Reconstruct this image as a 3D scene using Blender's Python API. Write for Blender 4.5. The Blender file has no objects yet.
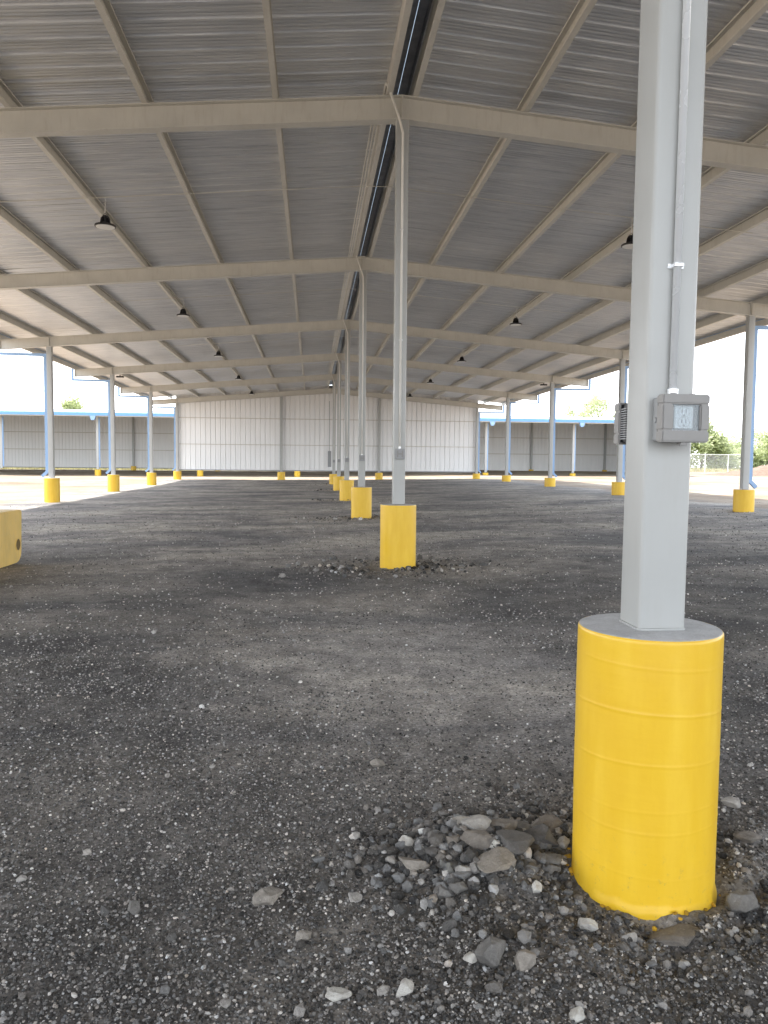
import bpy, bmesh, math, random
import numpy as np
from mathutils import Vector, Matrix, noise
random.seed(7); rng = np.random.default_rng(11)
D = bpy.data
scene = bpy.context.scene
col = scene.collection
XC, Y0, S, H = 1.13, 2.44, 7.65, 1.4          # ridge line, first frame, bay length, camera height
RIDGE, SL = 6.09, 0.0833                       # rafter top at ridge, roof slope
XL, XR = -8.26, 10.42                          # column rows
TOPZ = 0.87
FY = [Y0 + i * S for i in range(7)]

# ------------------------------------------------------------------ materials
def newmat(name):
    m = D.materials.new(name); m.use_nodes = True
    nt = m.node_tree; nt.nodes.clear()
    out = nt.nodes.new('ShaderNodeOutputMaterial'); b = nt.nodes.new('ShaderNodeBsdfPrincipled')
    nt.links.new(b.outputs[0], out.inputs[0])
    return m, nt, b
def N(nt, typ, **kw):
    n = nt.nodes.new(typ)
    for k, v in kw.items():
        if k.startswith('_'): setattr(n, k[1:], v)
        else: n.inputs[k].default_value = v
    return n
def coords(nt, scale=(1, 1, 1), kind='Object'):
    t = nt.nodes.new('ShaderNodeTexCoord') if kind != 'World' else nt.nodes.new('ShaderNodeNewGeometry')
    mp = nt.nodes.new('ShaderNodeMapping'); mp.inputs['Scale'].default_value = scale
    nt.links.new(t.outputs['Position' if kind == 'World' else kind], mp.inputs[0]); return mp.outputs[0]
def ramp(nt, fac, stops):
    r = nt.nodes.new('ShaderNodeValToRGB'); e = r.color_ramp.elements
    while len(e) < len(stops): e.new(0.5)
    for i, (p, c) in enumerate(stops): e[i].position = p; e[i].color = (*c, 1)
    nt.links.new(fac, r.inputs[0]); return r.outputs[0]
def mix(nt, f, a, b, mode='MIX'):
    m = nt.nodes.new('ShaderNodeMix'); m.data_type = 'RGBA'; m.blend_type = mode
    for s, v in ((0, f), (6, a), (7, b)):
        if hasattr(v, 'links'): nt.links.new(v, m.inputs[s])
        else: m.inputs[s].default_value = v if s == 0 else (*v, 1)
    return m.outputs[2]
def noise_tex(nt, vec, sc, det=5, rough=.55, dist=0):
    n = N(nt, 'ShaderNodeTexNoise', Scale=sc, Detail=det, Roughness=rough, Distortion=dist)
    nt.links.new(vec, n.inputs['Vector']); return n.outputs[0]
def bump(nt, b, h, strength=.3, dist=.01):
    n = N(nt, 'ShaderNodeBump', Strength=strength, Distance=dist)
    nt.links.new(h, n.inputs['Height']); nt.links.new(n.outputs[0], b.inputs['Normal'])

def paint(name, c, rough=.45, var=.12, metal=0, sc=3, bmp=.05, dirt=None):
    m, nt, b = newmat(name)
    v = coords(nt, (1, 1, 1), 'World')
    n1 = noise_tex(nt, v, sc, 6, .6)
    c2 = tuple(x * (1 - var) for x in c); c3 = tuple(min(1, x * (1 + var * .6)) for x in c)
    cc = ramp(nt, n1, [(.3, c2), (.7, c3)])
    if dirt:
        n2 = noise_tex(nt, coords(nt, (9, 9, 1.2), 'World'), 2, 8, .7)
        f = ramp(nt, n2, [(.52, (0, 0, 0)), (.75, (.5, .5, .5))])
        cc = mix(nt, f, cc, dirt)
    nt.links.new(cc, b.inputs['Base Color'])
    b.inputs['Metallic'].default_value = metal
    r = ramp(nt, noise_tex(nt, v, sc * 4, 4), [(.3, (rough * .85,) * 3), (.7, (min(1, rough * 1.2),) * 3)])
    nt.links.new(r, b.inputs['Roughness'])
    if bmp: bump(nt, b, noise_tex(nt, v, 60, 3), bmp, .003)
    return m

M = {}
M['steel'] = paint('light_stone_paint', (.64, .63, .585), .42, .07, dirt=(.48, .45, .40))
M['column'] = paint('light_grey_paint', (.42, .43, .425), .36, .04, dirt=(.39, .39, .375))
M['blue'] = paint('blue_paint', (.27, .43, .68), .4, .08)
M['blue_deep'] = paint('shed_blue_paint', (.13, .31, .60), .4, .08)
M['blue_pale'] = paint('pale_blue_roof_paint', (.30, .46, .58), .35, .08)
M['galv'] = paint('galvanised_conduit', (.80, .82, .84), .25, .04, metal=.2, sc=2, bmp=0)
M['conduit'] = paint('pale_conduit', (.80, .79, .75), .4, .08)
M['boxgrey'] = paint('grey_box_plastic', (.26, .255, .25), .45, .06, sc=20)
M['boxside'] = paint('grey_box_side', (.30, .31, .32), .45, .06, sc=20)
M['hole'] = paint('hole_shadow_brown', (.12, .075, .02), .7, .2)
M['black'] = paint('black_housing', (.015, .015, .017), .4, .2)
M['white'] = paint('lamp_lens', (.75, .76, .75), .3, .03)
M['ridge'] = paint('dark_ridge_flashing', (.20, .22, .26), .35, .35, metal=.3, sc=8)
M['window'] = None
m_, nt_, b_ = newmat('translucent_strip'); tr_ = nt_.nodes.new('ShaderNodeBsdfTranslucent'); tr_.inputs[0].default_value = (.42, .47, .52, 1)
nt_.links.new(tr_.outputs[0], [n for n in nt_.nodes if n.type == 'OUTPUT_MATERIAL'][0].inputs[0]); M['strip'] = m_

def yellow():
    m, nt, b = newmat('yellow_safety_paint')
    v = coords(nt, (1, 1, 1), 'World')
    st = noise_tex(nt, coords(nt, (10, 10, 1.6), 'World'), 1.6, 4, .55)
    c = ramp(nt, st, [(.3, (.76, .465, .024)), (.52, (.79, .50, .032)), (.75, (.83, .545, .048))])
    pt = noise_tex(nt, v, 5, 6, .65)
    c = mix(nt, ramp(nt, pt, [(.45, (0, 0, 0)), (.8, (.35, .35, .35))]), c, (.72, .42, .02))
    # scuffs and dust towards the foot
    sx = nt.nodes.new('ShaderNodeSeparateXYZ'); g = nt.nodes.new('ShaderNodeNewGeometry'); nt.links.new(g.outputs['Position'], sx.inputs[0])
    mr = N(nt, 'ShaderNodeMapRange'); mr.inputs[1].default_value = .30; mr.inputs[2].default_value = .0; nt.links.new(sx.outputs[2], mr.inputs[0])
    sp = ramp(nt, noise_tex(nt, v, 38, 8, .8), [(.57, (0, 0, 0)), (.67, (.6, .6, .6))])
    f = mix(nt, 1, sp, mr.outputs[0], 'MULTIPLY')
    c = mix(nt, f, c, (.30, .24, .13))
    nt.links.new(c, b.inputs['Base Color'])
    nt.links.new(ramp(nt, pt, [(.3, (.28,) * 3), (.7, (.42,) * 3)]), b.inputs['Roughness'])
    h = mix(nt, .35, noise_tex(nt, v, 14, 5, .6), noise_tex(nt, coords(nt, (3, 3, 22), 'World'), 1.5, 3, .5))
    bump(nt, b, h, .28, .006)
    return m
M['yellow'] = yellow()
M['ochre'] = paint('ochre_machine_paint', (.72, .50, .15), .5, .15, dirt=(.3, .2, .08))

def concrete(name='grey_concrete', base=(.27, .27, .27)):
    m, nt, b = newmat(name); v = coords(nt, (1, 1, 1), 'World')
    c = ramp(nt, noise_tex(nt, v, 7, 8, .7), [(.3, tuple(x * .75 for x in base)), (.7, tuple(x * 1.3 for x in base))])
    f = ramp(nt, noise_tex(nt, v, 120, 3, .7), [(.55, (0, 0, 0)), (.7, (.4, .4, .4))])
    c = mix(nt, f, c, (.16, .155, .15))
    nt.links.new(c, b.inputs['Base Color']); b.inputs['Roughness'].default_value = .8
    bump(nt, b, noise_tex(nt, v, 90, 5, .7), .4, .004)
    return m
M['concrete'] = concrete(base=(.52, .52, .53))

def deck():
    m, nt, b = newmat('galvalume_deck')
    v = coords(nt, (.5, 9, 1), 'World')
    n1 = noise_tex(nt, v, 1.6, 6, .65, .4)
    n2 = noise_tex(nt, coords(nt, (1, 1, 1), 'World'), 140, 2, .6)
    c = ramp(nt, n1, [(.25, (.55, .57, .60)), (.5, (.76, .775, .80)), (.75, (.93, .94, .95))])
    c = mix(nt, .12, c, ramp(nt, n2, [(.3, (.25,) * 3), (.7, (.8,) * 3)]))
    nt.links.new(c, b.inputs['Base Color']); b.inputs['Metallic'].default_value = .74
    nt.links.new(ramp(nt, n1, [(.3, (.30,) * 3), (.7, (.46,) * 3)]), b.inputs['Roughness'])
    bump(nt, b, noise_tex(nt, coords(nt, (.6, 16, 1), 'World'), 1.5, 5, .6), .7, .014)
    return m
M['deck'] = deck()
def wallmat(name, a, bcol):
    m, nt, b = newmat(name)
    n1 = noise_tex(nt, coords(nt, (6, 6, .35), 'World'), 1, 5, .6)
    nt.links.new(ramp(nt, n1, [(.3, a), (.7, bcol)]), b.inputs['Base Color'])
    b.inputs['Roughness'].default_value = .42
    return m
M['wall'] = wallmat('pale_panel', (.84, .85, .86), (.92, .925, .93))

# ground: asphalt millings under the roof, pale caliche dirt outside
def groundmat():
    m, nt, b = newmat('millings_and_dirt')
    g = nt.nodes.new('ShaderNodeNewGeometry'); P = g.outputs['Position']
    def vor(sc, feat='F1', out='Distance', rnd=1):
        n = N(nt, 'ShaderNodeTexVoronoi', Scale=sc, Randomness=rnd); n.feature = feat; nt.links.new(P, n.inputs['Vector']); return n.outputs[out]
    # --- millings
    big = noise_tex(nt, coords(nt, (.55, 1.1, 1), 'World'), .55, 6, .62, .6)
    med = noise_tex(nt, P, 3.5, 7, .7)
    base = ramp(nt, big, [(.36, (.150, .145, .148)), (.5, (.275, .256, .240)), (.62, (.41, .375, .335))])
    base = mix(nt, .75, base, ramp(nt, med, [(.3, (.22,) * 3), (.55, (.6,) * 3), (.8, (1,) * 3)]), 'OVERLAY')
    def cellval(sc):
        n = N(nt, 'ShaderNodeTexVoronoi', Scale=sc); nt.links.new(P, n.inputs['Vector'])
        s = nt.nodes.new('ShaderNodeSeparateColor'); nt.links.new(n.outputs['Color'], s.inputs[0]); return s.outputs[0], n.outputs['Distance']
    c1, d1 = cellval(95); c2, d2 = cellval(42); c3, d3 = cellval(19)
    base = mix(nt, .85, base, ramp(nt, c1, [(0, (.26,) * 3), (.5, (.48,) * 3), (.93, (.62,) * 3), (1, (.98,) * 3)]), 'OVERLAY')
    # sparse pale stones at three sizes; gated by patchy noise so they come in drifts
    gate = ramp(nt, noise_tex(nt, P, .9, 5, .65), [(.38, (0, 0, 0)), (.62, (1, 1, 1))])
    for cv, dv, th, r, cc in ((c1, d1, .955, .0052, (.40, .385, .36)), (c2, d2, .93, .0115, (.34, .33, .31)), (c3, d3, .965, .017, (.30, .285, .26))):
        a = N(nt, 'ShaderNodeMath', _operation='GREATER_THAN'); nt.links.new(cv, a.inputs[0]); a.inputs[1].default_value = th
        sc = {.0052: 95, .0115: 42, .017: 19}[r]
        l = N(nt, 'ShaderNodeMath', _operation='LESS_THAN'); nt.links.new(dv, l.inputs[0]); l.inputs[1].default_value = r * sc * .75
        mu = N(nt, 'ShaderNodeMath', _operation='MULTIPLY'); nt.links.new(a.outputs[0], mu.inputs[0]); nt.links.new(l.outputs[0], mu.inputs[1])
        mg = mix(nt, 1, mu.outputs[0], mix(nt, .55, gate, (1, 1, 1)), 'MULTIPLY')
        base = mix(nt, mg, base, cc)
    sxy = nt.nodes.new('ShaderNodeSeparateXYZ'); nt.links.new(P, sxy.inputs[0])
    def mm(op, a, bb=None):
        n = N(nt, 'ShaderNodeMath', _operation=op)
        for i_, v_ in enumerate((a, bb)):
            if v_ is None: continue
            if hasattr(v_, 'links'): nt.links.new(v_, n.inputs[i_])
            else: n.inputs[i_].default_value = v_
        return n.outputs[0]
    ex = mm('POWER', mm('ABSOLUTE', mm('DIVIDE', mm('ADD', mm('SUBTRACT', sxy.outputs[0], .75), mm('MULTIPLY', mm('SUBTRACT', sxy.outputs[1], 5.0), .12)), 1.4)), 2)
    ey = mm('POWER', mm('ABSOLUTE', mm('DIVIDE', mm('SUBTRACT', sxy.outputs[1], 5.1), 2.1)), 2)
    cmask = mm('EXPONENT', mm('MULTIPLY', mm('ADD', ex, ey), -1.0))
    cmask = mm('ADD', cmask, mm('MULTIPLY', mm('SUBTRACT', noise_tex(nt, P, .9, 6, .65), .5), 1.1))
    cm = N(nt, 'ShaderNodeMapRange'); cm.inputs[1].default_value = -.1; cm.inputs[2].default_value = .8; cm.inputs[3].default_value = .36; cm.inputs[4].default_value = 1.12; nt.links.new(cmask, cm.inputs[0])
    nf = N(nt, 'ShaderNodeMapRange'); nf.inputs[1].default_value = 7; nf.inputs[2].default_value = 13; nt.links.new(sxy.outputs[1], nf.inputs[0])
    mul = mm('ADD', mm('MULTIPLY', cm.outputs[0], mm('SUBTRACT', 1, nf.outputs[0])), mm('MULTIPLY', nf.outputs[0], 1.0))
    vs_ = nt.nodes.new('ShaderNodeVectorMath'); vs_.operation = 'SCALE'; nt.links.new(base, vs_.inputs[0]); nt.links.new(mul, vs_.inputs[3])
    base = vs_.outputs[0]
    # --- caliche
    n1 = noise_tex(nt, P, .22, 8, .65, .5)
    dirt = ramp(nt, n1, [(.32, (.20, .135, .088)), (.5, (.31, .240, .172)), (.7, (.43, .365, .285))])
    dirt = mix(nt, .5, dirt, ramp(nt, noise_tex(nt, P, 6, 8, .75), [(.3, (.25,) * 3), (.7, (.75,) * 3)]), 'OVERLAY')
    # --- grass far away
    gr = ramp(nt, noise_tex(nt, P, .8, 6, .7), [(.3, (.11, .14, .035)), (.7, (.24, .24, .09))])
    sx = nt.nodes.new('ShaderNodeSeparateXYZ'); nt.links.new(P, sx.inputs[0])
    def mth(op, a, bb=None, c=None):
        n = N(nt, 'ShaderNodeMath', _operation=op)
        for i, v in enumerate((a, bb, c)):
            if v is None: continue
            if hasattr(v, 'links'): nt.links.new(v, n.inputs[i])
            else: n.inputs[i].default_value = v
        return n.outputs[0]
    wob = mth('MULTIPLY', mth('SUBTRACT', noise_tex(nt, P, .45, 6, .7), .5), 3.2)
    dx = mth('SUBTRACT', mth('ABSOLUTE', mth('SUBTRACT', sx.outputs[0], XC)), 10.3)
    dy = mth('SUBTRACT', sx.outputs[1], 48.3)
    edge = mth('ADD', mth('MAXIMUM', dx, dy), wob)
    f = N(nt, 'ShaderNodeMapRange'); f.inputs[1].default_value = -.35; f.inputs[2].default_value = .6; nt.links.new(edge, f.inputs[0])
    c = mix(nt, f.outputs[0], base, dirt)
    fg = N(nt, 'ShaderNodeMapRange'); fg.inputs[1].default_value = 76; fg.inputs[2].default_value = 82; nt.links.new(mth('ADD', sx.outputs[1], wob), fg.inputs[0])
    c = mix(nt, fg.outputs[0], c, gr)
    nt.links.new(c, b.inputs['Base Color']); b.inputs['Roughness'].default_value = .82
    b.inputs['Specular IOR Level'].default_value = .35
    h1 = mix(nt, .5, d1, d2); h = mix(nt, .45, h1, noise_tex(nt, P, 30, 8, .8))
    bump(nt, b, h, .75, .010)
    return m
M['ground'] = groundmat()

def stonemat(name, attr=True, base=(.2, .19, .18)):
    m, nt, b = newmat(name)
    if attr:
        a = nt.nodes.new('ShaderNodeAttribute'); a.attribute_name = 'tint'; c0 = a.outputs['Color']
    else: c0 = base
    v = coords(nt, (1, 1, 1), 'World')
    n1 = noise_tex(nt, v, 28, 8, .75)
    c = mix(nt, .8, c0, ramp(nt, n1, [(.3, (.28,) * 3), (.55, (.52,) * 3), (.75, (.72,) * 3)]), 'OVERLAY')
    f = ramp(nt, noise_tex(nt, v, 160, 3, .7), [(.60, (0, 0, 0)), (.72, (.5, .5, .5))])
    c = mix(nt, f, c, tuple(min(.6, x * 2.2) for x in base))
    nt.links.new(c, b.inputs['Base Color']); b.inputs['Roughness'].default_value = .85
    bump(nt, b, noise_tex(nt, v, 70, 8, .75), .9, .008)
    return m
M['gravel'] = stonemat('gravel_mix', True)
ROCK = {'p': (.46, .43, .39), 'l': (.38, .36, .335), 'b': (.19, .168, .145), 't': (.29, .262, .23), 'd': (.115, .108, .102),
        'g': (.17, .162, .152), 'w': (.52, .50, .46)}
for k, c in ROCK.items(): M['rock_' + k] = stonemat('rock_' + k, False, c)

# ------------------------------------------------------------------ mesh helpers
class MB:
    def __init__(s): s.v = []; s.f = []
    def add(s, vs, fs):
        o = len(s.v); s.v += [tuple(v) for v in vs]; s.f += [tuple(i + o for i in f) for f in fs]; return s
    def box(s, x0, x1, y0, y1, z0, z1):
        return s.add([(x0, y0, z0), (x1, y0, z0), (x1, y1, z0), (x0, y1, z0), (x0, y0, z1), (x1, y0, z1), (x1, y1, z1), (x0, y1, z1)],
                     [(0, 3, 2, 1), (4, 5, 6, 7), (0, 1, 5, 4), (1, 2, 6, 5), (2, 3, 7, 6), (3, 0, 4, 7)])
    def prism(s, prof, axis, a, b):            # closed profile extruded; prof 2D points; axis 'x' or 'y' or 'z'
        n = len(prof)
        def P(p, t): return {'x': (t, p[0], p[1]), 'y': (p[0], t, p[1]), 'z': (p[0], p[1], t)}[axis]
        vs = [P(p, a) for p in prof] + [P(p, b) for p in prof]
        fs = [(i, (i + 1) % n, n + (i + 1) % n, n + i) for i in range(n)] + [tuple(range(n))[::-1], tuple(range(n, 2 * n))]
        return s.add(vs, fs)
    def tube(s, pts, r, n=10, cap=True):
        pts = [Vector(p) for p in pts]; rings = []
        for i, p in enumerate(pts):
            d = ((pts[i + 1] - p) if i < len(pts) - 1 else (p - pts[i - 1])).normalized()
            if 0 < i < len(pts) - 1: d = ((pts[i + 1] - p).normalized() + (p - pts[i - 1]).normalized()).normalized()
            u = d.cross(Vector((0, 0, 1)) if abs(d.z) < .9 else Vector((1, 0, 0))).normalized(); w = d.cross(u)
            rr = r[i] if isinstance(r, (list, tuple)) else r
            rings.append([p + rr * (math.cos(2 * math.pi * k / n) * u + math.sin(2 * math.pi * k / n) * w) for k in range(n)])
        vs = [q for rg in rings for q in rg]
        fs = [(i * n + k, i * n + (k + 1) % n, (i + 1) * n + (k + 1) % n, (i + 1) * n + k) for i in range(len(pts) - 1) for k in range(n)]
        if cap: fs += [tuple(range(n)), tuple(range((len(pts) - 1) * n, len(pts) * n))]
        return s.add(vs, fs)
    def lathe(s, prof, cx=0, cy=0, n=32):      # prof (r,z)
        vs = [(cx + r * math.cos(2 * math.pi * k / n), cy + r * math.sin(2 * math.pi * k / n), z) for r, z in prof for k in range(n)]
        fs = [(i * n + k, i * n + (k + 1) % n, (i + 1) * n + (k + 1) % n, (i + 1) * n + k) for i in range(len(prof) - 1) for k in range(n)]
        fs += [tuple(range(n)), tuple(range((len(prof) - 1) * n, len(prof) * n))]
        return s.add(vs, fs)
    def rect_path(s, pts, w, d):               # rectangular pipe in the XZ plane (w along path-normal, d along y)
        pts = [Vector(p) for p in pts]; vs = []
        for i, p in enumerate(pts):
            a = (pts[i] - pts[i - 1]).normalized() if i else (pts[1] - p).normalized()
            b = (pts[i + 1] - p).normalized() if i < len(pts) - 1 else a
            t = (a + b).normalized(); k = 1 / max(.5, t.dot(a)); nrm = Vector((-t.z, 0, t.x)) * k
            for sx, sy in ((-1, -1), (1, -1), (1, 1), (-1, 1)): vs.append(p + nrm * (w / 2) * sx + Vector((0, sy * d / 2, 0)))
        fs = [(i * 4 + k, i * 4 + (k + 1) % 4, (i + 1) * 4 + (k + 1) % 4, (i + 1) * 4 + k) for i in range(len(pts) - 1) for k in range(4)]
        fs += [(0, 1, 2, 3), tuple(range(len(pts) * 4 - 4, len(pts) * 4))]
        return s.add(vs, fs)
    def build(s, name, m, parent=None, smooth=False, bevel=0, loc=None):
        me = D.meshes.new(name); me.from_pydata(s.v, [], s.f)
        bm = bmesh.new(); bm.from_mesh(me); bmesh.ops.recalc_face_normals(bm, faces=bm.faces)
        if bevel: bmesh.ops.bevel(bm, geom=bm.edges[:], offset=bevel, segments=2, affect='EDGES', clamp_overlap=True)
        bm.to_mesh(me); bm.free()
        if smooth:
            me.shade_smooth()
            for e in me.edges: pass
        me.materials.append(m)
        o = D.objects.new(name, me); col.objects.link(o)
        if parent is not None: o.parent = parent
        if loc: o.location = loc
        return o
def auto_smooth(o, ang=40):
    me = o.data; me.shade_smooth()
    bm = bmesh.new(); bm.from_mesh(me)
    for e in bm.edges:
        if len(e.link_faces) == 2 and e.calc_face_angle(0) > math.radians(ang): e.smooth = False
    bm.to_mesh(me); bm.free(); return o
def thing(name, label, cat, loc=(0, 0, 0), group=None, rz=0):
    o = D.objects.new(name, None); col.objects.link(o); o.location = loc; o.rotation_euler.z = rz; o.empty_display_size = .2
    tag(o, label, cat, group); return o
def tag(o, label, cat, group=None):
    o['label'] = label; o['category'] = cat
    if group: o['group'] = group
    return o
def copy_tree(src, parent=None):
    c = src.copy(); col.objects.link(c); c.parent = parent
    for ch in list(src.children): copy_tree(ch, c)
    return c

# ------------------------------------------------------------------ ground height
GX = [-8.2, 1.1, 10.4]
GY = [0, 2.4, 10, 17.7, 25.4, 33, 40.7, 48.3, 61.5, 75]
GZ = [[-.02, 0, .10], [-.02, .005, .15], [0, .04, .25], [.03, .16, .355], [.09, .19, .43], [.16, .25, .49], [.21, .31, .54], [.36, .40, .52], [.33, .36, .6], [.62, .66, .9]]
def gbase(x, y):
    x = np.clip(np.asarray(x, float), -8.2, 10.4); y = np.clip(np.asarray(y, float), 0, 75)
    rows = np.array([[np.interp(GX_, GX, r) for GX_ in (-8.2, -3.5, 1.1, 5.7, 10.4)] for r in GZ])
    xs = [-8.2, -3.5, 1.1, 5.7, 10.4]
    vals = np.stack([np.interp(y, GY, rows[:, j]) for j in range(5)], -1)
    i = np.clip(np.searchsorted(xs, x) - 1, 0, 3); xs = np.array(xs)
    t = (x - xs[i]) / (xs[i + 1] - xs[i])
    return np.take_along_axis(vals, i[..., None], -1)[..., 0] * (1 - t) + np.take_along_axis(vals, (i + 1)[..., None], -1)[..., 0] * t
_tab = rng.random((256, 256))
def vnoise(x, y):
    xi = np.floor(x).astype(int); yi = np.floor(y).astype(int); fx = x - xi; fy = y - yi
    fx = fx * fx * (3 - 2 * fx); fy = fy * fy * (3 - 2 * fy)
    t = lambda a, b: _tab[a % 256, b % 256]
    return (t(xi, yi) * (1 - fx) + t(xi + 1, yi) * fx) * (1 - fy) + (t(xi, yi + 1) * (1 - fx) + t(xi + 1, yi + 1) * fx) * fy - .5
def fbm(x, y, f, o=4, g=.5):
    s = 0; a = 1
    for k in range(o): s = s + a * vnoise(x * f + 17.3 * k, y * f + 5.1 * k); f *= 2.03; a *= g
    return s
PED = [(1.134, y) for y in FY[:6]]
def ground_z(x, y):
    x = np.asarray(x, float); y = np.asarray(y, float)
    z = gbase(x, y)
    z = z + .035 * fbm(x, y, .35, 3) + .016 * fbm(x, y, 1.7, 3) + .009 * fbm(x, y, 8, 4, .6)
    # tyre tracks, shallow, running slightly across the bay
    for off, ang, amp in ((0.0, .32, .018), (1.7, .30, .020), (4.6, -.12, .018), (6.3, -.12, .018), (9.5, .18, .022), (11.2, .19, .022)):
        d = (y - 4.3 - off) - ang * (x + 1); z = z - amp * np.exp(-(d / .22) ** 2) + amp * .5 * np.exp(-((np.abs(d) - .38) / .1) ** 2)
    # broken-up ground round each centre pedestal
    for px, py in PED:
        r = np.hypot(x - px, y - py); w = np.exp(-((r - .3) / .42) ** 2)
        z = z + w * (.055 * fbm(x + py, y, 5.5, 4, .65) + .012)
    # rubble mound and scoured hollow beside the near pedestal
    z = z + .05 * np.exp(-(((x - .60) / .40) ** 2 + ((y - 2.62) / .22) ** 2)) - .03 * np.exp(-(((x - .42) / .16) ** 2 + ((y - 2.95) / .10) ** 2))
    z = z - .02 * np.exp(-(((x - 1.25) / .5) ** 2 + ((y - 1.95) / .25) ** 2)) - .03 * np.exp(-(((x - 1.75) / .3) ** 2 + ((y - 2.4) / .5) ** 2))
    return z
def gz(x, y): return float(ground_z(np.array([x]), np.array([y]))[0])

def graded(segs):
    out = []
    for a, b, st in segs: out += list(np.arange(a, b, st))
    return np.array(out)
xs = np.concatenate([-np.geomspace(900, 14, 26), graded([(-13.5, -5, .25), (-5, -2, .09), (-2, 2.6, .022), (2.6, 5, .08), (5, 14, .25)]), np.geomspace(14.2, 900, 26)])
ys = np.concatenate([-np.geomspace(200, 1, 14), graded([(-.9, 1.3, .15), (1.3, 3.6, .022), (3.6, 6, .04), (6, 11, .08), (11, 24, .2), (24, 80, .8)]), np.geomspace(81, 1800, 26)])
X, Y = np.meshgrid(xs, ys); Z = ground_z(X, Y)
nx, ny = len(xs), len(ys)
V = np.stack([X, Y, Z], -1).reshape(-1, 3)
i, j = np.meshgrid(np.arange(nx - 1), np.arange(ny - 1)); a = (j * nx + i).ravel()
F = np.stack([a, a + 1, a + nx + 1, a + nx], -1)
def np_mesh(name, V, F, m, smooth=True):
    me = D.meshes.new(name); k = F.shape[1]
    me.vertices.add(len(V)); me.vertices.foreach_set('co', V.astype(np.float32).ravel())
    me.loops.add(F.size); me.loops.foreach_set('vertex_index', F.astype(np.int32).ravel())
    me.polygons.add(len(F)); me.polygons.foreach_set('loop_start', np.arange(0, F.size, k, dtype=np.int32))
    me.polygons.foreach_set('loop_total', np.full(len(F), k, dtype=np.int32))
    me.update(calc_edges=True); me.validate()
    if smooth: me.shade_smooth()
    else: me.shade_flat()
    me.materials.append(m); o = D.objects.new(name, me); col.objects.link(o); return o
g = np_mesh('ground', V, F, M['ground']); g['kind'] = 'structure'

# ------------------------------------------------------------------ gravel (stuff)
bm = bmesh.new(); bmesh.ops.create_icosphere(bm, subdivisions=1, radius=1)
IV = np.array([v.co[:] for v in bm.verts]); IF = np.array([[v.index for v in f.verts] for f in bm.faces]); bm.free()
def gravel(name, pts, size, tint, flat=(.45, .9)):
    n = len(pts)
    jit = 1 + .45 * (rng.random((n, len(IV))) - .5)
    v = IV[None] * jit[..., None]
    sc = np.stack([1 + .5 * (rng.random(n) - .5), .8 + .4 * (rng.random(n) - .5), rng.uniform(*flat, n)], -1)
    v = v * sc[:, None, :]
    # random tilt then spin
    for ax in (0, 2):
        t = rng.normal(0, .35, n) if ax == 0 else rng.random(n) * 6.28; c, s = np.cos(t)[:, None], np.sin(t)[:, None]
        p, q = (1, 2) if ax == 0 else (0, 1)
        A, B = v[..., p].copy(), v[..., q].copy(); v[..., p] = A * c - B * s; v[..., q] = A * s + B * c
    v = v * (size / 2)[:, None, None] + pts[:, None, :]
    F = IF[None] + (np.arange(n) * len(IV))[:, None, None]
    o = np_mesh(name, v.reshape(-1, 3), F.reshape(-1, 3), M['gravel'], smooth=False)
    at = o.data.color_attributes.new('tint', 'FLOAT_COLOR', 'POINT')
    cc = np.concatenate([np.repeat(tint, len(IV), 0), np.ones((n * len(IV), 1))], 1)
    at.data.foreach_set('color', cc.astype(np.float32).ravel()); o['kind'] = 'stuff'; return o
def tints(n, white=.045, light=.16):
    t = rng.random(n); b = np.exp(rng.normal(math.log(.120), .72, n))
    b = np.where(t < light, rng.uniform(.26, .42, n), b); b = np.where(t < white, rng.uniform(.5, .78, n), b)
    warm = rng.normal(.055, .03, n)
    return np.clip(np.stack([b * (1 + warm), b, b * (1 - warm)], -1), .01, .8)
def wedge(n, d0, d1, half=.72, bias=1.0):
    u = rng.random(n); d = d0 * (d1 / d0) ** (u ** bias)
    a = math.radians(5.35) + rng.uniform(-half, half, n)
    d = d / np.cos(np.clip(a - .09, -1.2, 1.2))
    return d * np.sin(a), d * np.cos(a), d
allp, alls, allt = [], [], []
def compact(x, y):
    w = .5 * fbm(x, y, .9, 3)
    return np.clip(np.exp(-(((x - .75 + .12 * (y - 5)) / 1.25) ** 2 + ((y - 5.1) / 1.9) ** 2)) * 1.15 + w, 0, 1)
def scatter(n, d0, d1, s0, s1, grow, half=.62, white=.035, light=.12, lift=.15, patchy=0, pw=2.2):
    x, y, d = wedge(n, d0, d1, half)
    keep = (np.hypot(x - 1.134, y - Y0) > .262)
    keep &= rng.random(n) > .78 * compact(x, y)
    keep &= rng.random(n) > np.clip((d / d1 - .5) / .5, 0, 1) ** 1.3
    if patchy:
        keep &= (fbm(x, y, 1.3, 3) + .5 * fbm(x, y, .4, 2) + rng.normal(0, .25, n)) > patchy
    x, y, d = x[keep], y[keep], d[keep]; n = len(x)
    s = (s0 + (s1 - s0) * rng.random(n) ** pw) * np.maximum(1, d / 3.2) ** grow
    z = ground_z(x, y) + s * lift
    allp.append(np.stack([x, y, z], -1)); alls.append(s); allt.append(tints(n, white, light))
scatter(140000, 1.6, 7.5, .0048, .0145, .55, half=.58)
scatter(45000, 4.5, 26, .007, .015, .45, white=.08, light=.22, patchy=-.25)
scatter(1500, 1.6, 5, .013, .028, .3, patchy=0.05, white=.04, light=.25)
scatter(50, 1.6, 9, .03, .05, .1, patchy=.0, white=.1, light=.5, half=.6)
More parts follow.
